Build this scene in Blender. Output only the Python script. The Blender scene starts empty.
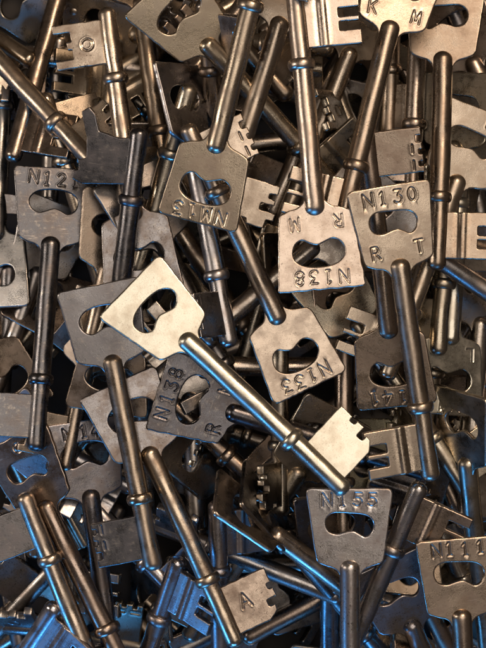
import bpy, math, random
import numpy as np
from mathutils import Vector, Matrix
from mathutils.geometry import delaunay_2d_cdt

S = 0.0004                      # metres per photo pixel: a key bow is 33 mm wide
rnd = random.Random(11)
scn = bpy.context.scene
COL = scn.collection

# ---------------------------------------------------------------- camera figures
W0, H0 = 486, 648
CX, CY = 243.0, 324.0
ZREF = 180.0                    # height (px) at which one unit is one photo pixel
DIST = 2000.0                   # camera distance above that height (px)

def pix(px, py, z):             # point of the heap seen at a photo pixel, at height z
    k = (DIST + ZREF - z) / DIST
    return ((px - CX) * k, (CY - py) * k)

# ---------------------------------------------------------------- materials
def key_metal(name, bits=False):
    m = bpy.data.materials.new(name); m.use_nodes = True
    nt = m.node_tree; N = nt.nodes; L = nt.links; N.clear()
    def nd(t, **kw):
        n = N.new(t)
        for k, v in kw.items():
            if hasattr(n, k): setattr(n, k, v)
            else: n.inputs[k].default_value = v
        return n
    out = nd('ShaderNodeOutputMaterial'); b = nd('ShaderNodeBsdfPrincipled')
    L.new(b.outputs[0], out.inputs[0])
    oi = nd('ShaderNodeObjectInfo'); tc = nd('ShaderNodeTexCoord')
    at = nd('ShaderNodeAttribute', attribute_type='OBJECT', attribute_name='wear')
    add = nd('ShaderNodeVectorMath', operation='ADD')
    cmb = nd('ShaderNodeCombineXYZ'); mul = nd('ShaderNodeMath', operation='MULTIPLY'); mul.inputs[1].default_value = 7.31
    L.new(at.outputs['Fac'], mul.inputs[0])
    for i in range(3): L.new(mul.outputs[0], cmb.inputs[i])
    L.new(tc.outputs['Object'], add.inputs[0]); L.new(cmb.outputs[0], add.inputs[1])
    P = add.outputs[0]
    def noise(scale, detail=4, rough=.6, vec=P):
        n = nd('ShaderNodeTexNoise'); n.inputs['Scale'].default_value = scale
        n.inputs['Detail'].default_value = detail; n.inputs['Roughness'].default_value = rough
        L.new(vec, n.inputs['Vector']); return n.outputs['Fac']
    def ramp(f, a, b_, lo=0., hi=1.):
        r = nd('ShaderNodeMapRange'); r.inputs['From Min'].default_value = a; r.inputs['From Max'].default_value = b_
        r.inputs['To Min'].default_value = lo; r.inputs['To Max'].default_value = hi
        L.new(f, r.inputs['Value']); return r.outputs['Result']
    def mix(f, a, b_, kind='MIX'):
        x = nd('ShaderNodeMix', data_type='RGBA', blend_type=kind)
        if isinstance(f, float): x.inputs[0].default_value = f
        else: L.new(f, x.inputs[0])
        for s, v in ((6, a), (7, b_)):
            if isinstance(v, tuple): x.inputs[s].default_value = v
            else: L.new(v, x.inputs[s])
        return x.outputs[2]
    tarn = noise(130, 5, .62)
    tarn2 = noise(420, 4, .7)
    speck = noise(2600, 3, .7)
    gr = nd('ShaderNodeAttribute', attribute_type='OBJECT', attribute_name='grime')
    def times(a, b_):
        x = nd('ShaderNodeMath', operation='MULTIPLY'); L.new(a, x.inputs[0]); L.new(b_, x.inputs[1]); return x.outputs[0]
    pits = times(ramp(noise(1500, 2, .5), .62, .67), ramp(noise(90, 3), .47, .58))
    pits = times(pits, gr.outputs['Fac'])
    col = mix(times(ramp(tarn, .44, .66, .15, .9), gr.outputs['Fac']), oi.outputs['Color'], (.17, .125, .095, 1))
    col = mix(times(pits, ramp(tarn2, .2, .3)), col, (.06, .045, .035, 1))
    col = mix(ramp(tarn2, .56, .75, 0, .45), col, (.40, .36, .30, 1))
    col = mix(ramp(speck, .60, .70, 0, .5), col, (.07, .05, .04, 1))
    # long fine scratches in two directions
    scr = []
    for ang, sx in ((.5, 1), (-.9, 1.3), (1.5, .8)):
        mp = nd('ShaderNodeMapping'); mp.inputs['Rotation'].default_value = (0, 0, ang)
        mp.inputs['Scale'].default_value = (160 * sx, 2600, 900)
        L.new(P, mp.inputs['Vector'])
        n = noise(1.0, 2, .5, mp.outputs[0]); scr.append(ramp(n, .64, .70))
    mx = nd('ShaderNodeMath', operation='MAXIMUM'); L.new(scr[0], mx.inputs[0]); L.new(scr[1], mx.inputs[1])
    mx2 = nd('ShaderNodeMath', operation='MAXIMUM'); L.new(mx.outputs[0], mx2.inputs[0]); L.new(scr[2], mx2.inputs[1])
    scratch = mx2.outputs[0]
    msk = nd('ShaderNodeMath', operation='MULTIPLY'); L.new(scratch, msk.inputs[0]); L.new(ramp(noise(260, 3), .48, .62), msk.inputs[1])
    col = mix(ramp(msk.outputs[0], 0, 1, 0, .3), col, (.55, .50, .43, 1))
    geo = nd('ShaderNodeNewGeometry')
    worn = ramp(geo.outputs['Pointiness'], .53, .62)
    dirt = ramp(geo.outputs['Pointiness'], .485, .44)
    col = mix(ramp(worn, 0, 1, 0, .45), col, (.66, .58, .47, 1))
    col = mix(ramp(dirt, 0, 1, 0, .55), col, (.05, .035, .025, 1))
    L.new(col, b.inputs['Base Color'])
    b.inputs['Metallic'].default_value = 1.0
    r1 = ramp(tarn, .35, .7, .17, .40)
    r2 = nd('ShaderNodeMath', operation='ADD'); L.new(r1, r2.inputs[0]); L.new(ramp(speck, .4, .7, 0, .10), r2.inputs[1])
    r3 = nd('ShaderNodeMath', operation='MULTIPLY_ADD'); L.new(worn, r3.inputs[0]); r3.inputs[1].default_value = -.06
    L.new(r2.outputs[0], r3.inputs[2])
    L.new(r3.outputs[0], b.inputs['Roughness'])
    def bump(h, s, d, prev=None):
        n = nd('ShaderNodeBump'); n.inputs['Strength'].default_value = s; n.inputs['Distance'].default_value = d
        L.new(h, n.inputs['Height'])
        if prev: L.new(prev, n.inputs['Normal'])
        return n.outputs[0]
    n1 = bump(noise(150, 2), .14, .00020)
    n2 = bump(noise(1300, 4, .65), .22, .00010, n1)
    n3 = bump(speck, .20, .00005, n2)
    n3 = bump(pits, -.8, .00018, n3)
    n4 = bump(msk.outputs[0], -.6, .00007, n3)
    L.new(n4, b.inputs['Normal'])
    return m
METAL = key_metal('worn_nickel')

def table_mat():
    m = bpy.data.materials.new('dark_table'); m.use_nodes = True
    nt = m.node_tree; b = nt.nodes['Principled BSDF']
    n = nt.nodes.new('ShaderNodeTexNoise'); n.inputs['Scale'].default_value = 60; n.inputs['Detail'].default_value = 6
    r = nt.nodes.new('ShaderNodeValToRGB'); r.color_ramp.elements[0].color = (.004, .003, .003, 1); r.color_ramp.elements[1].color = (.016, .012, .010, 1)
    tc = nt.nodes.new('ShaderNodeTexCoord')
    nt.links.new(tc.outputs['Object'], n.inputs['Vector']); nt.links.new(n.outputs['Fac'], r.inputs[0]); nt.links.new(r.outputs[0], b.inputs['Base Color'])
    b.inputs['Roughness'].default_value = .7
    return m

# ---------------------------------------------------------------- stroke lettering
def arc(cx, cy, rx, ry, a0, a1, n=8):
    return [(cx + rx * math.cos(math.radians(a0 + (a1 - a0) * i / n)), cy + ry * math.sin(math.radians(a0 + (a1 - a0) * i / n))) for i in range(n + 1)]
G = {  # box 1 wide, 1.5 high
 'N': [[(0, 0), (0, 1.5), (1, 0), (1, 1.5)]],
 'M': [[(0, 0), (0.08, 1.5), (.5, .35), (.92, 1.5), (1, 0)]],
 '1': [[(.25, 1.25), (.5, 1.5), (.5, 0)], [(.3, 0), (.7, 0)]],
 'I': [[(.5, 1.5), (.5, 0)]],
 '0': [arc(.5, .75, .45, .75, 0, 360, 18)],
 '3': [[(.08, 1.5), (.88, 1.5), (.45, .9)] + arc(.42, .45, .48, .45, 85, -150, 9)],
 '5': [[(.9, 1.5), (.2, 1.5), (.14, .85)] + arc(.45, .48, .47, .48, 120, -150, 10)],
 '8': [arc(.5, 1.12, .34, .37, 0, 360, 14), arc(.5, .38, .43, .38, 0, 360, 14)],
 '2': [arc(.48, 1.08, .42, .42, 170, -35, 8) + [(.05, 0), (.95, 0)]],
 '4': [[(.72, 0), (.72, 1.5), (.05, .45), (1, .45)]],
 '7': [[(.05, 1.5), (.95, 1.5), (.35, 0)]],
 '6': [arc(.5, .45, .43, .45, 0, 360, 14), [(.08, .55), (.22, 1.15), (.7, 1.5)]],
 'R': [[(.05, 0), (.05, 1.5), (.5, 1.5)] + arc(.52, 1.12, .36, .38, 90, -90, 7) + [(.05, .74)], [(.45, .74), (.95, 0)]],
 'T': [[(0, 1.5), (1, 1.5)], [(.5, 1.5), (.5, 0)]],
 'L': [[(.1, 1.5), (.1, 0), (.9, 0)]],
 'K': [[(.05, 0), (.05, 1.5)], [(.9, 1.5), (.1, .7)], [(.35, .9), (.95, 0)]],
 'O': [arc(.5, .75, .5, .5, 0, 360, 20)],
 'A': [[(0, 0), (.5, 1.5), (1, 0)], [(.2, .5), (.8, .5)]],
}
def glyph(ch, cx, cv, w, tilt=0.0):
    """segments in local bow axes. cx: reading position (right positive), cv: distance towards the far edge"""
    segs = []
    for st in G[ch]:
        pts = []
        for (a, b) in st:
            u = (a - .5) * w; v = (b - .75) * w
            u, v = u * math.cos(tilt) - v * math.sin(tilt), u * math.sin(tilt) + v * math.cos(tilt)
            pts.append((-(cx + u), -(cv + v)))          # reading right = -X, letter top = -Y
        segs += list(zip(pts[:-1], pts[1:]))
    return segs
def seg_dist(P, segs):
    P = np.asarray(P); d = np.full(len(P), 1e9)
    for (a, b) in segs:
        a = np.array(a); b = np.array(b); ab = b - a; L2 = (ab @ ab) + 1e-9
        t = np.clip(((P - a) @ ab) / L2, 0, 1)
        d = np.minimum(d, np.hypot(*(P - a - t[:, None] * ab).T))
    return d

# ---------------------------------------------------------------- flat plates with soft edges
def catmull(pts, n=4):
    out = []; m = len(pts)
    for i in range(m):
        p0, p1, p2, p3 = (np.array(pts[(i + j - 1) % m], float) for j in range(4))
        for k in range(n):
            t = k / n
            out.append(tuple(.5 * ((2 * p1) + (-p0 + p2) * t + (2 * p0 - 5 * p1 + 4 * p2 - p3) * t * t + (-p0 + 3 * p1 - 3 * p2 + p3) * t ** 3)))
    return out
def rounded(poly, r, step=2.2):
    """polygon with corner radii r (number or list), resampled along its sides"""
    out = []; m = len(poly)
    if not isinstance(r, (list, tuple)): r = [r] * m
    for i in range(m):
        p = np.array(poly[i], float); a = np.array(poly[i - 1], float); c = np.array(poly[(i + 1) % m], float)
        da = (a - p) / np.linalg.norm(a - p); dc = (c - p) / np.linalg.norm(c - p)
        rr = min(r[i], np.linalg.norm(a - p) * .48, np.linalg.norm(c - p) * .48)
        s = p + da * rr; e = p + dc * rr
        k = max(2, int(rr / .9) + 1)
        for j in range(k + 1):
            t = j / k; out.append(tuple((1 - t) ** 2 * s + 2 * t * (1 - t) * p + t * t * e))
    res = []
    for i in range(len(out)):
        a = np.array(out[i]); b = np.array(out[(i + 1) % len(out)]); d = np.linalg.norm(b - a)
        if d < .05: continue
        k = max(1, int(round(d / step)))
        for j in range(k): res.append(tuple(a + (b - a) * j / k))
    return res
def inset(poly, d):
    P = np.array(poly); area = .5 * np.sum(P[:, 0] * np.roll(P[:, 1], -1) - np.roll(P[:, 0], -1) * P[:, 1])
    t = np.roll(P, -1, 0) - np.roll(P, 1, 0); t /= np.linalg.norm(t, axis=1)[:, None] + 1e-9
    n = np.stack([-t[:, 1], t[:, 0]], 1) * (1 if area > 0 else -1)
    return P + n * d
def inside(P, poly):
    P = np.asarray(P); x, y = P[:, 0], P[:, 1]; c = np.zeros(len(P), bool); q = np.asarray(poly)
    x0, y0 = q[:, 0], q[:, 1]; x1, y1 = np.roll(x0, -1), np.roll(y0, -1)
    for i in range(len(q)):
        if y0[i] == y1[i]: continue
        k = ((y0[i] > y) != (y1[i] > y)) & (x < (x1[i] - x0[i]) * (y - y0[i]) / (y1[i] - y0[i]) + x0[i])
        c ^= k
    return c
def edge_dist(P, poly):
    q = [tuple(p) for p in poly]
    return seg_dist(P, list(zip(q, q[1:] + q[:1])))

def plate_mesh(name, outer, holes, half, bev, segs=(), fine=(), depth=.72, sw=.78, grid=5.0, bump=(), seed=0, thick=None, both=False):
    rr = random.Random(seed)
    pts = []; edges = []
    def ring(poly, constrain):
        s = len(pts); pts.extend([tuple(map(float, p)) for p in poly])
        if constrain: edges.extend([(s + i, s + (i + 1) % len(poly)) for i in range(len(poly))])
    ring(outer, True)
    for h in holes: ring(h, True)
    for fr in (.35, 1.0, 1.5):
        ring(inset(outer, bev * fr), False)
        for h in holes: ring(inset(h, -bev * fr), False)
    lo = np.min(np.array(outer), 0); hi = np.max(np.array(outer), 0)
    cand = []
    y = lo[1]
    while y < hi[1]:
        x = lo[0]
        while x < hi[0]:
            cand.append((x + rr.uniform(-.4, .4), y + rr.uniform(-.4, .4))); x += grid
        y += grid
    for (x0, y0, x1, y1, st) in fine:
        cand += [(x + rr.uniform(-.1, .1) * st, y + rr.uniform(-.1, .1) * st) for x in np.arange(x0, x1, st) for y in np.arange(y0, y1, st)]
    cand = np.array(cand)
    def sd(P):
        d = edge_dist(P, outer); ins = inside(P, outer); d = np.where(ins, d, -d)
        for h in holes:
            dh = edge_dist(P, h); dh = np.where(inside(P, h), -dh, dh); d = np.minimum(d, dh)
        return d
    cand = cand[sd(cand) > bev * 1.5 + .6]
    pts.extend([tuple(map(float, p)) for p in cand])
    vs, es, fs, *_ = delaunay_2d_cdt([Vector(p) for p in pts], edges, [], 0, 1e-4)
    V = np.array([tuple(v) for v in vs]); F = np.array([tuple(f) for f in fs if len(f) == 3])
    cen = V[F].mean(1)
    ok = inside(cen, outer)
    for h in holes: ok &= ~inside(cen, h)
    F = F[ok]
    used = np.unique(F); mp = -np.ones(len(V), int); mp[used] = np.arange(len(used)); V = V[used]; F = mp[F]
    a, b, c = V[F[:, 0]], V[F[:, 1]], V[F[:, 2]]
    cr = (b[:, 0] - a[:, 0]) * (c[:, 1] - a[:, 1]) - (b[:, 1] - a[:, 1]) * (c[:, 0] - a[:, 0])
    F[cr < 0] = F[cr < 0][:, ::-1]
    d = np.maximum(sd(V), 0); d[d < 1e-3] = 0
    t = np.clip(d / bev, 0, 1)
    th = np.full(len(V), half) if thick is None else thick(V)
    top = th - bev * (1 - np.sqrt(np.clip(1 - (1 - t) ** 2, 0, 1)))
    bot = -top.copy()
    if len(segs):
        sdist = seg_dist(V, segs)
        cut = depth * np.exp(-(sdist / sw) ** 2) - .22 * np.exp(-((sdist - 2.1 * sw) / (.8 * sw)) ** 2)
        top -= cut
        if both: bot += cut
    # slight warp and knocks
    k = [rr.uniform(-1, 1) for _ in range(6)]
    warp = .22 * np.sin(V[:, 0] * .045 + k[0] * 3) * np.cos(V[:, 1] * .05 + k[1] * 3) + .05 * np.sin(V[:, 0] * .16 + k[2] * 3) * np.sin(V[:, 1] * .13 + k[3] * 3)
    w_in = np.clip(d / 4, 0, 1)
    top = top + warp * 1.0; bot = bot + warp
    for (bx, by, br, bh) in bump:
        g = np.exp(-(((V[:, 0] - bx) ** 2 + (V[:, 1] - by) ** 2) / br ** 2)); top += bh * g * w_in
    n = len(V)
    co = np.zeros((2 * n, 3)); co[:n, :2] = V; co[:n, 2] = top; co[n:, :2] = V; co[n:, 2] = bot
    faces = [tuple(f) for f in F] + [tuple(n + f[::-1]) for f in F]
    cnt = {}
    for f in F:
        for i in range(3):
            e = (int(f[i]), int(f[(i + 1) % 3])); cnt[e] = 1
    for (i, j) in list(cnt):
        if (j, i) not in cnt: faces.append((j, i, n + i, n + j))
    me = bpy.data.meshes.new(name); me.from_pydata((co * S).tolist(), [], [tuple(int(i) for i in f) for f in faces]); me.update()
    me.polygons.foreach_set('use_smooth', [True] * len(me.polygons)); me.materials.append(METAL)
    return me

# outline of the bow: x across, y = distance from the dome of the shank (far edge is -Y)
HOLE_A = [(-26, 37), (-24.5, 44), (-18, 49.5), (-9, 52), (0, 52.6), (9, 52), (18, 49.5), (24.5, 44), (26.5, 37), (23, 29), (15.5, 25), (7.5, 27.5), (-1, 30.5), (-9, 28), (-16, 24.5), (-23, 28.5)]
HOLE_B = [(-26, 36), (-24, 43), (-18, 47.5), (-9, 49.2), (0, 49.8), (9, 50.5), (18, 50), (24.5, 45), (26, 37.5), (22.5, 29.5), (14, 26.5), (5, 28.8), (-4, 30), (-11, 26.5), (-17, 23.5), (-23.5, 28)]
def bow_mesh(text='', near='', seed=0, neck=True):
    r = random.Random(seed)
    j = lambda a: r.uniform(-a, a)
    fw = 41.5 + j(1.6); nw = 33.5 + j(2); cr = r.uniform(4.5, 8.5); far = 71 + j(1)
    poly = [(-fw, -far), (fw, -far), (nw, -1), (nw - 9, 3), (13, 6), (8, 17), (-8, 17), (-13, 6), (-nw + 9, 3), (-nw, -1)]
    poly = [(x * 1.02, y * 1.055 if y < -5 else y) for x, y in poly]
    outer = rounded(poly, [cr, cr + j(1.5), 5, 7, 7, 1, 1, 7, 7, 5])
    H = HOLE_A if r.random() < .6 else HOLE_B
    sx = 1 + j(.05); sy = 1 + j(.07)
    hole = [(x * sx * .93, -(38.5 + (y - 37) * sy * .92)) for (x, y) in H]
    hole = catmull(hole, 3)
    segs = []; fine = []
    if text:
        n = len(text); w = 8.6; sp = 14.5
        for i, ch in enumerate(text):
            cx = (i - (n - 1) / 2) * sp + j(1.2)
            if ch == ' ': continue
            segs += glyph(ch, cx, 63.8 + j(1.0), w * (1 + j(.05)), j(.10))
        fine.append((-34, -73, 34, -55, .72))
    if near:
        for ch, cx in zip(near, (-21.5, 21.5)):
            if ch != ' ':
                segs += glyph(ch, cx + j(1), 11.5 + j(1), 8.2, j(.08)); fine.append((-cx - 8, -21, -cx + 8, -3, .72))
    bumps = [(j(34), -35 + j(32), 3 + r.random() * 4, j(.22)) for _ in range(6)]
    outer = worn_edge(outer, seed)
    return plate_mesh('bow', outer, [hole], 2.6, 1.25, segs, fine, bump=bumps, seed=seed)

def worn_edge(poly, seed):
    r = random.Random(seed + 31); n = len(poly)
    a = [(r.uniform(.03, .16), r.choice((5, 7, 11, 17, 23)), r.uniform(0, 6.28)) for _ in range(5)]
    d = np.array([sum(q * math.sin(f * 6.283 * i / n + p) for q, f, p in a) + (r.uniform(.15, .5) if r.random() < .06 else 0) for i in range(n)])
    P = np.array(poly); m = inset(poly, 1.0) - P
    return [tuple(v) for v in P + m * d[:, None]]
def bit_mesh(kind, seed=0):
    segs = []; fine = []; holes = []
    if kind == 'E':       # two deep slots and a raised rib
        poly = [(4, 159), (61, 159), (61, 173), (40, 173), (40, 182), (60, 182), (60, 186.5), (40, 186.5), (40, 195.5), (61, 195.5), (61, 206), (4, 206)]
        rib = lambda V: 3.0 + 1.5 * np.exp(-((V[:, 0] - 25) / 3.2) ** 4) - .7 * np.exp(-((V[:, 0] - 19) / 1.2) ** 2)
        fine = [(17, 160, 31, 205, 1.4)]
    elif kind == 'C':     # T shaped opening and a stamped ring
        poly = [(4, 160), (58, 160), (58, 169), (40, 169), (40, 179), (45, 179), (45, 187), (40, 187), (40, 197), (58, 197), (58, 206), (4, 206)]
        rib = lambda V: np.full(len(V), 3.2)
        segs = glyph('O', -24, -182, 12); fine = [(14, 172, 34, 192, .8)]
    elif kind == 'S':     # plain plate, three shallow notches
        poly = [(4, 160), (54, 160), (54, 166), (49, 166), (49, 171), (54, 171), (54, 178), (50, 178), (50, 183), (54, 183), (54, 190), (48, 190), (48, 197), (54, 197), (54, 205), (4, 205)]
        rib = lambda V: np.full(len(V), 3.2)
        segs = [((44, 163), (44, 172)), ((44, 180), (44, 188))]; fine = [(41, 160, 47, 191, .8)]
    elif kind == 'F':     # tall end finger
        poly = [(4, 160), (52, 154), (62, 158), (62, 166), (56, 168), (58, 178), (50, 181), (52, 202), (60, 226), (53, 232), (46, 226), (40, 209), (20, 205), (4, 207)]
        rib = lambda V: np.full(len(V), 3.0)
    elif kind == 'D':     # stepped ward cuts
        poly = [(4, 160), (52, 160), (52, 170), (44, 170), (44, 175), (52, 175), (52, 181), (38, 181), (38, 188), (56, 188), (56, 196), (48, 196), (48, 206), (28, 206), (28, 201), (20, 201), (20, 206), (4, 206)]
        rib = lambda V: 3.0 + 1.0 * (V[:, 0] < 16)
    else:                 # 'P' pale plain square plate with one corner cut and an A stamp
        poly = [(4, 156), (57, 156), (57, 172), (52, 172), (52, 178), (57, 178), (57, 187), (46, 187), (46, 194), (52, 194), (52, 200), (42, 207), (4, 207)]
        rib = lambda V: np.full(len(V), 3.0)
        if kind == 'Q': segs = glyph('A', -26, -178, 10); fine = [(17, 166, 36, 190, .8)]
    outer = rounded(poly, 1.1, 2.0)
    rib0 = rib; rib = lambda V: rib0(V) + .9
    outer = worn_edge(outer, seed)
    return plate_mesh('bit', outer, holes, 3, 1.0, segs, fine, depth=.8, sw=.85, seed=seed, thick=rib, both=kind in 'CQ')

def lathe(name, prof, seg=36, seed=0, bend=0.0):
    r = random.Random(seed); ph = r.uniform(0, 6)
    co = []; fs = []
    knocks = [(r.uniform(5, 210), r.uniform(0, 6.28), r.uniform(4, 9), r.uniform(.2, .6)) for _ in range(9)] if bend else []
    for (y, rad) in prof:
        bx = bend * math.sin(y / 218 * 3.14) * math.cos(ph); bz = bend * .5 * math.sin(y / 218 * 6.28 + ph)
        for k in range(seg):
            a = 2 * math.pi * k / seg
            q = rad * (1 + .012 * math.sin(y * .09 + ph + 2 * a))
            for (ky, ka, kr, kd) in knocks:
                da = (a - ka + math.pi) % (2 * math.pi) - math.pi
                q -= kd * math.exp(-((y - ky) ** 2 + (da * rad) ** 2) / kr ** 2)
            co.append(((q * math.cos(a) + bx) * S, y * S, (q * math.sin(a) + bz) * S))
    n = len(prof)
    for i in range(n - 1):
        for k in range(seg):
            a = i * seg + k; b = i * seg + (k + 1) % seg
            fs.append((b, a, a + seg, b + seg))
    fs.append(tuple(range(seg))); fs.append(tuple(reversed(range((n - 1) * seg, n * seg))))
    me = bpy.data.meshes.new(name); me.from_pydata(co, [], fs); me.update()
    me.polygons.foreach_set('use_smooth', [True] * len(me.polygons)); me.materials.append(METAL)
    return me
RS, RT, LEN, CYL = 10.1, 9.5, 218.0, 144.0
def shank_mesh(seed):
    prof = []
    for i in range(1, 9):
        a = math.pi / 2 * i / 8; prof.append((-4 + 9.0 * (1 - math.cos(a)), RS * math.sin(a)))
    y = 10
    while y < 140: prof.append((y, RS - .15 * y / 140)); y += 3.5
    prof += [(143, RS - .2), (147, RT)]
    y = 153
    while y < LEN - 9: prof.append((y, RT)); y += 3.5
    for i in range(7, 0, -1):
        a = math.pi / 2 * i / 7; prof.append((LEN - 8.0 * (1 - math.cos(a)), RT * math.sin(a) ** .9))
    return lathe('shank', prof, seed=seed, bend=.9)
def collar_mesh(seed):
    prof = []
    for i in range(13):
        a = math.pi * i / 12
        prof.append((CYL - 5.6 * math.cos(a) * (abs(math.cos(a)) ** .0 if math.cos(a) == 0 else 1), RS - .7 + 4.0 * math.sin(a) ** .8 if 0 < i < 12 else RS - .7))
    return lathe('collar', prof, seed=seed)
SH = [shank_mesh(i) for i in range(4)]; CO = [collar_mesh(i) for i in range(3)]
BITS = {k: bit_mesh(k, i) for i, k in enumerate('ECSFDPQ')}
PLAIN = [bow_mesh('', '', 50 + i) for i in range(4)]
BOWC = {}
def bow_for(text, near):
    if not text and not near: return rnd.choice(PLAIN)
    k = (text, near)
    if k not in BOWC: BOWC[k] = bow_mesh(text, near, 100 + len(BOWC))
    return BOWC[k]

# ---------------------------------------------------------------- settling: each key drops until it rests on the ones below
CELL = 2.0; GX0, GY0 = -480.0, -560.0; NX, NY = 480, 560
HM = np.zeros((NX, NY))
def sample_points():
    P = []; h = []
    for y in np.arange(-3, LEN, 1.8):
        R = RS if y < CYL else RT
        if y < 5: R *= math.sqrt(max(.1, 1 - ((5 - y) / 9) ** 2))
        if y > LEN - 8: R *= math.sqrt(max(.1, 1 - ((y - LEN + 8) / 8.5) ** 2))
        if abs(y - CYL) < 5.6: R = RS + 4
        for x in np.arange(-R, R + .1, 1.7): P.append((x, y)); h.append(math.sqrt(max(0, R * R - x * x)))
    outer = [(-42.5, -75), (42.5, -75), (33.5, 0), (-33.5, 0)]
    hole = [(x, -y) for x, y in HOLE_A]
    g = np.array([(x, y) for x in np.arange(-42, 42, 1.8) for y in np.arange(-75.5, 12, 1.8)])
    keep = (inside(g, outer) & ~inside(g, hole)) | ((abs(g[:, 0]) < 14) & (g[:, 1] >= 0))
    for p in g[keep]: P.append(tuple(p)); h.append(2.9)
    for x in np.arange(9, 61, 1.8):
        for y in np.arange(159, 207, 1.8):
            P.append((x, y)); h.append(4.5)
    return np.array(P), np.array(h)
SP, SHH = sample_points()
ROUND = (abs(SP[:, 0]) < 9.6) & (SP[:, 1] > -4)

def frame_for(az, pitch, roll):
    ca, sa = math.cos(az), math.sin(az); cp, sp = math.cos(pitch), math.sin(pitch)
    Y = np.array([ca * cp, sa * cp, sp]); up = np.array([-ca * sp, -sa * sp, cp])
    X = np.cross(Y, up)
    Xr = X * math.cos(roll) + up * math.sin(roll); Zr = np.cross(Xr, Y)
    return Xr, Y, Zr
def cells(xy):
    i = ((xy[:, 0] - GX0) / CELL).astype(int); j = ((xy[:, 1] - GY0) / CELL).astype(int)
    ok = (i >= 0) & (i < NX) & (j >= 0) & (j < NY)
    return np.clip(i, 0, NX - 1), np.clip(j, 0, NY - 1), ok
def pose_points(o2, X, Y, Z):
    w = SP[:, :1] * X + SP[:, 1:2] * Y
    hz = np.where(ROUND, SHH, SHH / max(.35, abs(Z[2])))
    return w[:, :2] + np.array(o2), w[:, 2], hz
def drop(o2, X, Y, Z):
    xy, z, hz = pose_points(o2, X, Y, Z); i, j, ok = cells(xy)
    gap = HM[i, j] - (z - hz)
    gap = np.where(ok, gap, -1e9)
    return np.percentile(gap[ok], settle.pct) - settle.sink if ok.any() else 0.0
def commit(o2, zo, X, Y, Z):
    xy, z, hz = pose_points(o2, X, Y, Z); i, j, ok = cells(xy)
    np.maximum.at(HM, (i[ok], j[ok]), (z + hz + zo)[ok])

def settle(a, b, anchor, flip, pitch, roll, freep, freer):
    """a: photo pixel of the dome ('D') or of the tip ('T'); b: a pixel further along. returns origin, frame"""
    best = None; zc = settle.z
    for dp in freep:
        for dr in freer:
            p = math.radians(pitch + dp); r = math.radians(roll + dr) + (math.pi if flip else 0)
            z = zc
            for it in range(3):
                if anchor == 'D':
                    A = pix(a[0], a[1], z); B = pix(b[0], b[1], z + math.sin(p) * 100)
                    az = math.atan2(B[1] - A[1], B[0] - A[0]); X, Y, Z = frame_for(az, p, r); o = A
                else:
                    zt = z + math.sin(p) * LEN
                    A = pix(a[0], a[1], zt); B = pix(b[0], b[1], zt - math.sin(p) * 100)
                    az = math.atan2(A[1] - B[1], A[0] - B[0]); X, Y, Z = frame_for(az, p, r)
                    o = (A[0] - Y[0] * (LEN - 6), A[1] - Y[1] * (LEN - 6))
                z = drop(o, X, Y, Z)
            cost = z + math.sin(p) * 75 + .6 * abs(dp) + .3 * abs(dr)
            if best is None or cost < best[0]: best = (cost, o, z, X, Y, Z)
    _, o, z, X, Y, Z = best
    commit(o, z, X, Y, Z)
    return o, z, X, Y, Z
settle.z = 100.0; settle.sink = 6.0; settle.pct = 100

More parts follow.
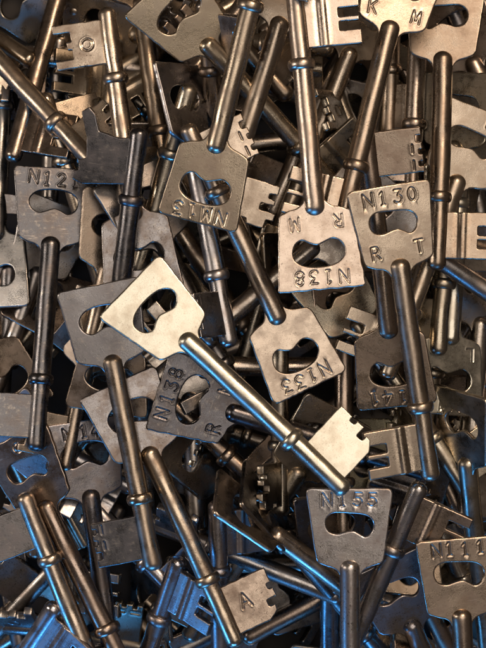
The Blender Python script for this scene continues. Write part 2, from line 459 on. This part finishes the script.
TINT = {'warm': (.45, .385, .315), 'pale': (.43, .42, .35), 'dark': (.22, .218, .225), 'brown': (.34, .28, .228), 'steel': (.38, .375, .385), 'grey': (.38, .35, .305), 'silver': (.47, .455, .44), 'black': (.10, .102, .112)}
BURIED = {  # which buried key shows where
    0: 'mostly hidden dull key, its shank showing below the large bow at the top centre',
    1: 'mostly hidden dull key, its bit seen right beside or through the L-stamped bow',
    2: 'mostly hidden dull key, its shank showing above the A-stamped bit',
    3: 'mostly hidden dull key, only its bit showing below the collar of the tall centre shank',
    4: 'mostly hidden dull key, its shank showing above the notched bit on the left',
    6: 'mostly hidden dull key, only its shank showing left of the collar of the N130 key',
    8: 'mostly hidden dull key, only its shank showing below and left of the top right corner',
    9: 'half hidden dull key, only its bow showing below and right of the top left corner',
    10: 'mostly hidden dull key, only its shank showing above the N111 bow',
    11: 'half hidden dull key, only its shank showing above and left of the black fingered bit',
    13: 'half hidden dull key, its shank showing left of the bright square bit',
    15: 'mostly hidden dull key, only its bit showing below and left of the ring-stamped bit',
    17: 'mostly hidden dull key, its shank showing below and right of the ring-stamped bit',
    18: 'mostly hidden dull key, its bit showing right of the N121 bow',
    19: 'mostly hidden dull key, its shank showing above and right of the bottom left corner',
    23: 'mostly hidden dull key, its bit showing above the collar of the N121 key',
    26: 'half hidden dull key, only its bow showing above the collar of the N121 key',
    27: 'mostly hidden dull key, only its bow showing below the collar right of the N155 bow',
    29: 'mostly hidden dull key, only its bow seen right beside or through the N111 bow',
    30: 'mostly hidden dull key, its bow showing above and right of the bright blank bow',
    31: 'mostly hidden dull key, only its shank showing above the ring-stamped bit',
    32: 'mostly hidden dull key, its shank showing left of the N138 bow by the N130 bow',
    33: 'mostly hidden dull key, its bow showing above the slanting bow at the top edge',
    34: 'mostly hidden dull key, only its shank showing right of the E-slotted bit at the top',
    35: 'mostly hidden dull key, its bit showing above and right of the bright square bit',
    36: 'mostly hidden dull key, its shank showing left of the N133 bow',
    37: 'half hidden dull key, its shank showing left of the brown bow under the bright bow',
    38: 'partly covered dull key, its bow showing below the N121 bow',
    39: 'partly covered dull key, its bow showing below and left of the N121 bow',
    40: 'half hidden dull key, its shank showing above and right of the sideways N138 bow',
    41: 'half hidden dull key, only its bow showing above and left of the N14 bow',
    42: 'mostly hidden dull key, its bit showing left of the A-stamped bit',
    43: 'mostly hidden dull key, its bow showing below the sideways N138 bow',
    44: 'half hidden dull key, its shank showing right of the collar of the long brown key',
    45: 'partly covered dull key, its bow showing left of the collar of the bright key',
    46: 'half hidden dull key, its shank showing below and right of the sideways N138 bow',
    47: 'half hidden dull key, its bow showing right of the A-stamped bit',
    48: 'mostly hidden dull key, its shank showing above and left of the bright square bit',
    49: 'partly covered dull key, its bow showing left of the bright square bit',
    50: 'half hidden dull key, its shank showing above the bright square bit',
    51: 'mostly hidden dull key, its bit showing above and left of the N111 bow',
    52: 'mostly hidden dull key, only its bow showing right of the bright square bit',
    53: 'mostly hidden dull key, only its bit showing below the L-stamped bow',
    54: 'mostly hidden dull key, only its bow showing below the K and M bow',
    56: 'half hidden dull key, its bit showing below the notched bit on the left',
    58: 'mostly hidden dull key, its bit showing below the top left corner',
    59: 'mostly hidden dull key, its bit showing right of the N155 bow',
    60: 'half hidden dull key, its bit showing above and right of the black fingered bit',
    61: 'mostly hidden dull key, only its bit seen right beside or through the N14 bow',
    62: 'half hidden dull key, its bow showing left of the collar of the A-stamped key',
    63: 'half hidden dull key, its bit showing above the collar of the K and M key',
    64: 'mostly hidden dull key, its bow showing below the collar at the lower left edge',
    65: 'mostly hidden dull key, its bow showing left of the N138 bow by the N130 bow',
    66: 'half hidden dull key, its bow showing left of the N111 bow',
    67: 'half hidden dull key, its bow showing right of the brown bow under the bright bow',
    69: 'mostly hidden dull key, only its shank showing left of the E-slotted bit at the top',
    70: 'half hidden dull key, only its shank showing below the N111 bow',
    71: 'mostly hidden dull key, only its bow showing below the L-stamped bow',
    72: 'half hidden dull key, its bit showing left of the collar of the tall centre shank',
    73: 'half hidden dull key, only its bit showing left of the notched bit on the left',
    74: 'half hidden dull key, its bit showing above and left of the black fingered bit',
    75: 'mostly hidden dull key, its bow showing below and left of the bright blank bow',
    76: 'half hidden dull key, only its shank showing above the collar of the bright key',
    77: 'half hidden dull key, only its bit showing below the ring-stamped bit',
    78: 'mostly hidden dull key, its shank showing right of the collar near the right edge',
    79: 'mostly hidden dull key, its bit showing left of the collar of the A-stamped key',
    80: 'mostly hidden dull key, only its bit showing above and left of the bottom right corner',
    81: 'mostly hidden dull key, its shank seen right beside or through the N111 bow',
    82: 'half hidden dull key, its shank showing below and right of the A-stamped bit',
    83: 'half hidden dull key, its bow showing left of the N14 bow',
    84: 'mostly hidden dull key, its bow showing right of the N130 bow',
    85: 'partly covered dull key, its bow showing above and right of the ring-stamped bit',
    86: 'mostly hidden dull key, its bit showing right of the ring-stamped bit',
    87: 'half hidden dull key, its shank showing above and right of the bright blank bow',
    88: 'half hidden dull key, its bit showing below the N14 bow',
    89: 'mostly hidden dull key, its bit showing below and right of the K and M bow',
    90: 'half hidden dull key, only its shank showing below the top left corner',
    91: 'partly covered dull key, its shank showing below and left of the ring-stamped bit',
    92: 'partly covered dull key, its shank showing left of the collar of the ring-stamped key',
    93: 'partly covered dull key, its shank showing right of the collar of the ring-stamped key',
    94: 'half hidden dull key, its shank showing below the collar of the long N138 key',
    95: 'half hidden dull key, its shank showing left of the collar of the long N138 key',
    96: 'partly covered dull key, its shank showing below the E-slotted bit at the top',
    97: 'half hidden dull key, its shank showing below the K and M bow',
    98: 'half hidden dull key, its bow showing below and left of the top right corner',
    99: 'half hidden dull key, its bit showing above the E-slotted bit below the N141 bow',
    100: 'half hidden dull key, its shank showing below and right of the L-stamped bow',
    101: 'partly covered dull key, its bow showing below the N138 bow by the N130 bow',
    102: 'partly covered dull key, its bow showing below and right of the N121 bow',
    103: 'partly covered dull key, its bow showing below and right of the black fingered bit',
    105: 'partly covered dull key, its bow showing above the collar at the lower left edge',
    106: 'half hidden dull key, its bit showing above the bottom left corner',
    107: 'partly covered dull key, its shank showing left of the A-stamped bit',
    108: 'partly covered dull key, its shank showing above and left of the A-stamped bit',
    109: 'partly covered dull key, its bow showing left of the tip of the bright key',
    111: 'partly covered dull key, its bow showing below the bow in the top right corner',
    112: 'partly covered dull key, its bow showing right of the E-slotted bit below the N141 bow',
    113: 'half hidden dull key, its bow showing left of the N155 bow',
    114: 'mostly hidden dull key, only its shank showing below the collar of the tall centre shank',
    115: 'partly covered dull key, its bit showing left of the tip of the bright key',
    116: 'partly covered dull key, its shank showing above and right of the A-stamped bit',
    117: 'partly covered dull key, its bow showing above the A-stamped bit',
    119: 'half hidden dull key, its bit showing below the E-slotted bit at the top',
    120: 'half hidden dull key, its bit showing above and right of the bottom left corner',
    121: 'partly covered dull key, only its shank showing right of the black fingered bit',
    57: 'mostly hidden dull key, only its bow showing between the E-slotted bit and the slanting shank',
}
#BURIED_END
OVER = {'notched dark bit': {'bit': 'black', 'bow': 'dark'}, 'plate bit stamped A': {'bow': 'dark', 'bit': 'brown'}, 'bit to the left': {'bit': 'dark'},  # per-part tints; shade on the notched bit and its bow is painted in
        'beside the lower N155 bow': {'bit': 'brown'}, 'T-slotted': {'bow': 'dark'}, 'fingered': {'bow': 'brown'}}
nkey = 0
def make_key(label, text, near, bit, tint, pose, group, visible=True):
    global nkey
    o, z, X, Y, Z = pose
    r = random.Random(900 + nkey)
    e = bpy.data.objects.new('prison_key', None); COL.objects.link(e)
    e.empty_display_size = .004
    e.matrix_world = Matrix(((X[0], Y[0], Z[0], o[0] * S), (X[1], Y[1], Z[1], o[1] * S), (X[2], Y[2], Z[2], z * S), (0, 0, 0, 1)))
    e['label'] = BURIED.get(nkey, label); e['category'] = 'key'; e['group'] = group
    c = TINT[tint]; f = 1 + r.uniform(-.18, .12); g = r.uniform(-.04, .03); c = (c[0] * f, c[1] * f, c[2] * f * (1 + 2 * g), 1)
    wear = r.uniform(0, 3); grime = r.uniform(.15, 1.0) if tint not in ('pale', 'black') else .3
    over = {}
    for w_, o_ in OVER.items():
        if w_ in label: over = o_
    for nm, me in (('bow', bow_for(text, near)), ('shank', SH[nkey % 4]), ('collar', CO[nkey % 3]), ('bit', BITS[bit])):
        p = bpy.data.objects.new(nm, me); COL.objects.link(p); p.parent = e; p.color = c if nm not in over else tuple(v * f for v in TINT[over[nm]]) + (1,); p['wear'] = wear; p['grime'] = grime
    nkey += 1
    return e

# ---------------------------------------------------------------- keys buried at the bottom of the heap
table = None
def fillers(n, lab, seed, x0=-150, x1=636, y0=-150, y1=798):
    r = random.Random(seed)
    cand = []
    gx = 6; gy = int(math.ceil(n / gx))
    for k in range(n):
        cx = x0 + (k % gx + r.random()) * (x1 - x0) / gx; cy = y0 + (k // gx + r.random()) * (y1 - y0) / gy
        cand.append((cx, cy))
    r.shuffle(cand)
    for (cx, cy) in cand:
        az = r.uniform(0, 6.283)
        a = (cx - 90 * math.cos(az), cy - 90 * math.sin(az)); b = (cx + 90 * math.cos(az), cy + 90 * math.sin(az))
        pose = settle(a, b, 'D', r.random() < .5, 0, r.choice((-1, 1)) * r.uniform(15, 50), (-16, -12, -8, -4, 0, 4, 8, 12, 16), (-10, 0, 10))
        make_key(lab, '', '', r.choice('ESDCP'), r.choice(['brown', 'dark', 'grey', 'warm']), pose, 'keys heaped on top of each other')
fillers(30, 'dull key buried deep in the heap, wholly covered by the keys above', 5)
print('filler height', HM.max(), np.percentile(HM[100:380, 100:460], 50))

# ---------------------------------------------------------------- the keys one can see, bottom to top
# level, anchor, (x,y), (x,y), flip, pitch, roll, text, near, bit, tint, label
K = []
def k(lv, an, a, b, flip, pitch, roll, text, near, bit, tint, label, fix=0):
    K.append((lv, an, a, b, flip, pitch, roll, text, near, bit, tint, label, fix))
exec_list = True
# --- top left
k(3, 'T', (30, 60), (-60, 0), 0, 8, -20, '', '', 'D', 'brown', 'brown key reaching in at the top left edge, its stepped bit pointing up')
k(3, 'D', (66, -30), (36, 78), 1, 0, 0, '', '', 'E', 'brown', 'speckled brown key slanting down from the top edge left of the ringed bit')
k(3, 'T', (98, 168), (24, 88), 1, -2, 3, '', '', 'D', 'warm', 'key slanting down from the left edge, its collar just below the brown stepped bit')
k(2, 'T', (41, 131), (75, 168), 0, 0, 0, '', '', 'S', 'warm', 'short pale shank end poking out above the N121 bow')
k(2, 'T', (76, 12), (60, -90), 1, 0, 0, '', '', 'E', 'warm', 'key at the top left edge with a slotted bit above the ringed bit')
k(4, 'T', (107, 13), (124, 140), 1, 14, 3, '', '', 'C', 'warm', 'thick key with a T-slotted bit stamped with a ring, near the top left')
k(2, 'D', (130, 145), (190, 190), 1, 0, 35, '', '', 'E', 'grey', 'dark tilted bow with a bright edge right of the top left collar')
k(3, 'D', (140, 0), (158, 120), 0, -4, 0, '', '', 'S', 'brown', 'thin reddish brown shank running down between the top left key and the top bow')
k(4, 'D', (205, 42), (238, 80), 1, 0, -8, '', '', 'E', 'warm', 'key whose bow lies slantwise at the top edge, left of the tall centre shank')
k(3.4, 'T', (203, 4), (215, 118), 0, 22, 40, '', '', 'S', 'warm', 'pitted key with its round tip up beside the tall centre shank, left side')
k(2, 'D', (194, 28), (208, 130), 0, -4, 0, '', '', 'E', 'brown', 'dark shank standing left of the pitted key near the top')
k(4, 'D', (281, 20), (246, 128), 1, -4, 0, '', '', 'D', 'warm', 'slanting key between the tall centre shank and the long 138 key, notched bit below')
k(3, 'T', (272, 212), (300, 150), 0, 0, 0, '', '', 'S', 'grey', 'shank with rounded tip left of the M R key bow, pointing down left')
k(3, 'T', (286, 95), (230, 30), 1, 0, 0, '', '', 'D', 'brown', 'small shadowed key tip between the two tall shanks at the top')
# --- top right
k(3, 'D', (350, 50), (316, 138), 1, -3, 0, '', '', 'D', 'warm', 'slanting shank behind the E-slotted bit, right of the long 138 key')
k(3, 'T', (388, 135), (390, 60), 1, 0, 0, '', '', 'E', 'brown', 'small upright tip between the two long shanks at the top right')
k(2, 'T', (345, 145), (420, 70), 0, 0, 0, '', '', 'D', 'warm', 'shadowed key with a ward-cut bit left of the slanting N K key')
k(6, 'D', (391, 24), (356, 166), 0, 2, 4, 'N12', 'KM', 'E', 'brown', 'long key slanting down left from a stamped bow cut by the top edge')
k(4, 'D', (420, -14), (412, 170), 0, 0, 0, '', '', 'S', 'warm', 'upright long key with a collar just above the N130 bow')
k(5, 'D', (443, 55), (437, 240), 1, 0, -6, '', '', 'E', 'brown', 'key below the pale top right bow, its slotted bit reaching the right edge')
k(3, 'D', (472, 60), (500, 120), 1, 0, 0, '', '', 'S', 'warm', 'shank slanting off the right edge beside the pale top right bow')
k(4, 'D', (458, 178), (425, 270), 0, 0, 10, '  M', '', 'E', 'warm', 'key with a tilted M-stamped bow at the right edge, above the slotted bit')
k(4, 'D', (315, 245), (250, 300), 0, -6, 0, '  8', '', 'E', 'grey', 'key whose bow corner stamped 8 shows between the 138 and N130 bows')
k(4, 'D', (408, 238), (484, 290), 1, 0, 0, '', '', 'E', 'steel', 'long shank lit blue along its underside, running right from under the N130 bow')
k(3, 'D', (447, 235), (436, 340), 0, -5, 0, '', '', 'S', 'grey', 'upright shank in the shade right of the long N130 shank')
k(2, 'D', (484, 300), (440, 365), 0, 0, 0, '', '', 'S', 'grey', 'shank slanting down left from the right edge above the L-stamped bow')
k(3, 'D', (480, 320), (474, 400), 1, 0, 0, '', '', 'S', 'grey', 'upright shank hugging the right edge above the edge-on bow')
k(2, 'D', (328, 306), (250, 340), 1, 0, 0, '', '', 'S', 'warm', 'rounded shank end showing between the M R bow and the N133 bow')
k(3, 'D', (355, 322), (420, 420), 1, 0, 15, '', '', 'S', 'grey', 'shadowed bow between the M R bow and the N141 bow')
# --- left side
k(2, 'D', (10, 265), (0, 400), 1, -4, 2, '', '', 'S', 'dark', 'dark bow at the left edge under the N121 bow')
k(2, 'D', (38, 270), (-2, 378), 1, 0, 0, '', '', 'S', 'steel', 'dark shank slanting down left to the left edge')
k(3.5, 'D', (51, 240), (42, 370), 0, 0, 4, 'N121', '', 'S', 'black', 'dark key stamped N121 on the left, its shank hanging straight down')
k(4, 'T', (139, 133), (120, 290), 1, 8, 6, '', '', 'F', 'black', 'black upright key with a fingered bit over the N121 bow')
k(3, 'D', (108, 265), (92, 340), 0, 0, 0, '', '', 'S', 'brown', 'shaded shank between the N121 bow and the bright bow')
k(2, 'T', (4, 45), (0, 190), 0, 0, 0, '', '', 'S', 'dark', 'shaded upright key at the left edge above the N121 bow')
k(3, 'D', (160, 238), (186, 290), 0, -4, 0, '', '', 'E', 'dark', 'dark shank running under the bright bow from above left')
k(4, 'T', (229, 342), (205, 215), 0, -3, 64, '', '', 'S', 'steel', 'key with a blue-lit collar below the top centre bow, its own bow edge-on above it')
k(2, 'D', (262, 295), (235, 390), 0, 0, 64, '', '', 'S', 'grey', 'steeply tilted narrow bow edge between the centre bow and the M R bow')
# --- lower left
k(5, 'D', (112, 358), (155, 575), 0, -1, -4, '', '', 'S', 'brown', 'long brown key whose bow hides under the bright bow, notched dark bit')
k(4, 'D', (148, 450), (236, 642), 1, 4, 0, '', '', 'Q', 'warm', 'long key slanting down right with a big plate bit stamped A')
k(3, 'D', (90, 492), (107, 625), 0, 0, 5, 'N14', '', 'E', 'dark', 'dark key stamped N14 at the lower left, shank behind the notched bit')
k(3, 'D', (45, 503), (92, 600), 0, 0, -28, ' O1', '', 'S', 'brown', 'reddish brown key tilted sideways at the lower left edge')
k(4, 'T', (25, 498), (84, 645), 1, 6, 0, '', '', 'S', 'warm', 'key with its round tip up at the lower left edge and bit to the left')
k(2, 'D', (-10, 350), (-60, 250), 1, 0, 15, '', '', 'S', 'brown', 'bow corner at the left edge below the slanting dark shank')
k(3, 'T', (50, 572), (-30, 660), 1, 0, 0, '', '', 'S', 'steel', 'blue shank running down left to the bottom left corner')
k(4, 'T', (54, 608), (0, 690), 0, 0, 0, '', '', 'E', 'steel', 'blue-lit key tip and bit at the bottom left corner')
k(3, 'T', (178, 562), (145, 660), 0, 3, 30, '', '', 'E', 'steel', 'blue shank tip between the notched bit and the long A-stamped key')
k(2, 'T', (127, 612), (200, 680), 0, 0, 0, '', '', 'E', 'brown', 'rounded tip with a flat bit at the bottom edge, lower left')
k(2, 'D', (195, 486), (203, 600), 0, 0, 0, '', '', 'S', 'grey', 'upright shaded shank right of the long brown key collar')
k(3, 'T', (217, 506), (220, 640), 0, 4, 0, '', '', 'E', 'steel', 'steel key with round tip up and a blue-lit bit at the bottom centre')
k(2, 'D', (190, 395), (196, 520), 1, 0, 2, '', '', 'E', 'grey', 'shaded bow corner showing under the N138 R M bow')
# --- centre and lower right
k(4.6, 'D', (229, 411), (300, 433), 0, -7, -6, 'N138', 'RM', 'E', 'black', 'dark blued key stamped N138 with R and M, lying sideways under the bright shank')
k(5, 'D', (279, 321), (237, 232), 0, 4, -2, 'N133', '', 'S', 'warm', 'brown key stamped N133 right of the bright bow, shank going up left')
k(2, 'D', (218, 478), (266, 530), 0, -12, 40, '', '', 'E', 'grey', 'shaded shank slanting down right from beneath the N138 R M bow')
k(3, 'D', (285, 535), (330, 590), 1, 0, 78, '', '', 'S', 'dark', 'dark edge-on bow with a slanting shank left of the lower N155 bow')
k(2, 'T', (275, 500), (210, 440), 1, 0, 0, '', '', 'D', 'brown', 'shaded bit and tip between the bright shank and the lower N155 bow')
k(2, 'D', (262, 610), (200, 640), 1, 0, 10, '', '', 'S', 'dark', 'bow with a blue-lit edge behind the A-stamped bit')
k(2, 'T', (245, 492), (300, 440), 1, 0, 0, '', '', 'E', 'grey', 'slotted bit in the shade below the bright shank')
k(2, 'D', (300, 470), (240, 560), 0, 0, 0, '', '', 'S', 'grey', 'shaded key under the tip of the bright key')
k(5, 'D', (389, 335), (378, 240), 0, 4, 6, 'N141', '', 'S', 'brown', 'brown key stamped N141 upside down, crossed by the N130 shank')
k(3, 'D', (450, 342), (455, 250), 0, -4, 0, 'N1', 'L ', 'S', 'pale', 'pale key stamped L and N1 upside down, right of the N130 shank')
k(2, 'D', (345, 342), (344, 430), 0, 0, 0, '', '', 'S', 'brown', 'upright shaded shank between the N133 bow and the N141 bow')
k(3, 'T', (438, 350), (446, 250), 0, -4, 0, '', '', 'S', 'grey', 'blue-tipped shank end above the L-stamped bow')
k(3, 'D', (467, 460), (478, 560), 0, 0, -64, '', '', 'S', 'grey', 'edge-on bow with a bright rim at the right edge above its shank')
k(5, 'T', (419, 488), (362, 622), 0, 8, 9, '', '', 'E', 'steel', 'key slanting down left, round tip up beside the lower N155 bow')
k(4, 'D', (410, 622), (440, 690), 0, 0, 0, '', '', 'S', 'steel', 'blue-lit bow right of the lower N155 key, near the bottom edge')
k(2, 'T', (424, 516), (475, 570), 1, 0, 0, '', '', 'S', 'grey', 'short pale shank tip left above the N111 bow')
k(2, 'D', (395, 450), (460, 440), 1, 0, 2, '', '', 'S', 'pale', 'pale bow showing under the E-slotted bit of the N130 key')
k(5, 'D', (461, 612), (466, 700), 0, 0, 4, 'N111', '', 'S', 'brown', 'brown key stamped N111 at the lower right corner')
k(3, 'D', (330, 560), (329, 660), 1, 0, 0, '', '', 'E', 'dark', 'dark upright shank left of the lower N155 shank')
k(2, 'T', (470, 480), (520, 400), 0, 0, 0, '', '', 'S', 'grey', 'shaded tip at the right edge above the N111 bow')
# --- the keys on top
k(6, 'D', (350, 563), (351, 660), 0, 0, 0, 'N155', '', 'S', 'silver', 'grey key stamped N155 at the bottom centre, shank straight down')
k(7, 'D', (315, 212), (302, 70), 0, 1, 2, 'N138', 'RM', 'E', 'warm', 'long brown key stamped N138 with M and R, hanging upside down from its E-slotted bit')
k(8, 'D', (399, 262), (420, 402), 0, 0, 0, 'N130', 'RT', 'E', 'warm', 'brown key stamped N130 with R and T, shank down to an E-slotted bit')
k(8, 'D', (215, 150), (250, 8), 0, 2, -2, 'NM13', '', 'S', 'warm', 'large brown key at the top centre, bow stamped and upside down, thick shank going up')
k(9, 'D', (184, 338), (342, 487), 1, 0, 6, '', '', 'P', 'pale', 'bright polished key with a blank face, lying diagonally across the middle')

K.sort(key=lambda q: q[0])
LV = {}
GAPS = {2: 36, 3: 8}
def gap_fill(n, seed):
    global nkey
    r = random.Random(seed); deep = seed > 72
    for _ in range(n):
        best = None
        for t in range(60):
            px, py = r.uniform(-10, 496), r.uniform(-10, 658); X0, Y0 = pix(px, py, settle.z)
            i = int((X0 - GX0) / CELL); j = int((Y0 - GY0) / CELL)
            hm = HM[i - 9:i + 10, j - 9:j + 10].mean()
            if best is None or hm < best[0]: best = (hm, px, py)
        _, px, py = best; az = r.uniform(0, 6.283)
        if nkey == 118: nkey += 1; r.random(); continue
        settle.sink = 4.0 if deep else 7.0; settle.pct = 78 if deep else 86
        u = r.choice((30, 110, 190))
        a = (px - u * math.cos(az), py - u * math.sin(az)); b = (px + 250 * math.cos(az), py + 250 * math.sin(az))
        q = r.uniform(0, 10)
        rolls = (-78, -70 + q, 70 - q, 78) if deep else (-52 - q, -38 - q, -20 - q, 20 + q, 38 + q, 52 + q)
        pose = settle(a, b, 'D', r.random() < .5, r.uniform(-16, 16), 0, (-14, -7, 0, 7, 14), rolls)
        make_key('dull key buried deep in the heap, wholly covered by the keys above', '', '', r.choice('ESDCE'), r.choice(['grey', 'brown', 'grey', 'steel', 'warm']), pose, 'keys heaped on top of each other')
for ki, (lv, an, a, b, flip, pitch, roll, text, near, bit, tint, label, fix) in enumerate(K):
    hero = lv >= 6 or bool(text)
    settle.sink = {2: 7.0, 3: 6.0, 4: 4.0, 5: 2.0}.get(int(lv), .5); settle.pct = {2: 94, 3: 95, 4: 97, 5: 99}.get(int(lv), 100)
    fp = (-6, -3, 0, 3, 6) if hero else (-20, -16, -12, -9, -6, -3, 0, 3, 6, 9, 12, 16, 20)
    fr = (-8, -4, 0, 4, 8) if hero else (-18, -9, 0, 9, 18)
    if roll == 0 and lv <= 3:
        roll = 0.0; q = rnd.uniform(0, 8); fr = (-44 - q, -32 - q, -18 - q, 18 + q, 32 + q, 44 + q)
    elif roll != 0 and not hero: fr = (-6, 0, 6)
    if label.startswith('bright'): fp = (-6, -4, -2, 0, 2, 4, 6); fr = (0,)
    pose = settle(a, b, an, flip, pitch, roll, fp, fr)
    settle.z = pose[1]
    LV.setdefault(lv, []).append(pose[1])
    make_key(label, text, near, bit, tint, pose, 'keys heaped on top of each other')
    nxt = K[ki + 1][0] if ki + 1 < len(K) else 99
    if nxt != lv and lv in GAPS: gap_fill(GAPS[lv], 70 + lv)
for q in sorted(LV): print('level', q, [int(v) for v in LV[q]])

# ---------------------------------------------------------------- the dark table under the heap
me = bpy.data.meshes.new('table_surface')
q = 1.2
me.from_pydata([(-q, -q, -.0008), (q, -q, -.0008), (q, q, -.0008), (-q, q, -.0008)], [], [(0, 1, 2, 3)])
me.materials.append(table_mat())
t = bpy.data.objects.new('ground', me); COL.objects.link(t); t['kind'] = 'structure'; t['label'] = 'dark surface under the heap of keys'

# ---------------------------------------------------------------- camera
cam = bpy.data.cameras.new('camera'); co = bpy.data.objects.new('camera', cam); COL.objects.link(co)
co.location = (0, 0, (DIST + ZREF) * S)
cam.sensor_fit = 'HORIZONTAL'; cam.sensor_width = 36; cam.lens = 36 * DIST / W0
cam.clip_start = .01; cam.clip_end = 20
cam.dof.use_dof = True; cam.dof.focus_distance = (DIST + ZREF - 190) * S; cam.dof.aperture_fstop = 28
scn.camera = co

# ---------------------------------------------------------------- light: warm lamp above, blue glow from below the picture
def lamp(name, loc, target, sx, sy, power, color):
    l = bpy.data.lights.new(name, 'AREA'); l.shape = 'RECTANGLE'; l.size = sx; l.size_y = sy; l.energy = power; l.color = color
    o = bpy.data.objects.new(name, l); COL.objects.link(o); o.location = loc
    o.rotation_euler = (Vector(target) - Vector(loc)).to_track_quat('-Z', 'Y').to_euler()
    return o
lamp('overhead_fill_panel', (.16, .16, 1.5), (.02, .0, .1), 1.15, 1.05, 8.8, (1, .86, .74))  # added panel, stands in for soft ambient reflection on upward faces
lamp('warm_lamp', (.26, .48, .85), (.02, .03, .08), .20, .20, 4.6, (1, .72, .50))
lamp('warm_side_lamp', (-.70, .10, .42), (0, 0, .08), .10, .30, 1.7, (1, .85, .72))
lamp('blue_lamp', (-.10, -1.9, .46), (0, 0, .08), 1.0, .42, 24.0, (.06, .38, 1))
lamp('blue_side_lamp', (-1.0, -.75, .34), (0, 0, .08), .22, .34, 4.8, (.06, .38, 1))

w = bpy.data.worlds.new('World'); scn.world = w; w.use_nodes = True
bg = w.node_tree.nodes['Background']
bg.inputs[0].default_value = (.9, .68, .52, 1); bg.inputs[1].default_value = .09

scn.view_settings.view_transform = 'Standard'; scn.view_settings.look = 'None'
scn.view_settings.exposure = 0; scn.view_settings.gamma = 1
scn.render.engine = 'CYCLES'
scn.cycles.max_bounces = 8; scn.cycles.glossy_bounces = 6
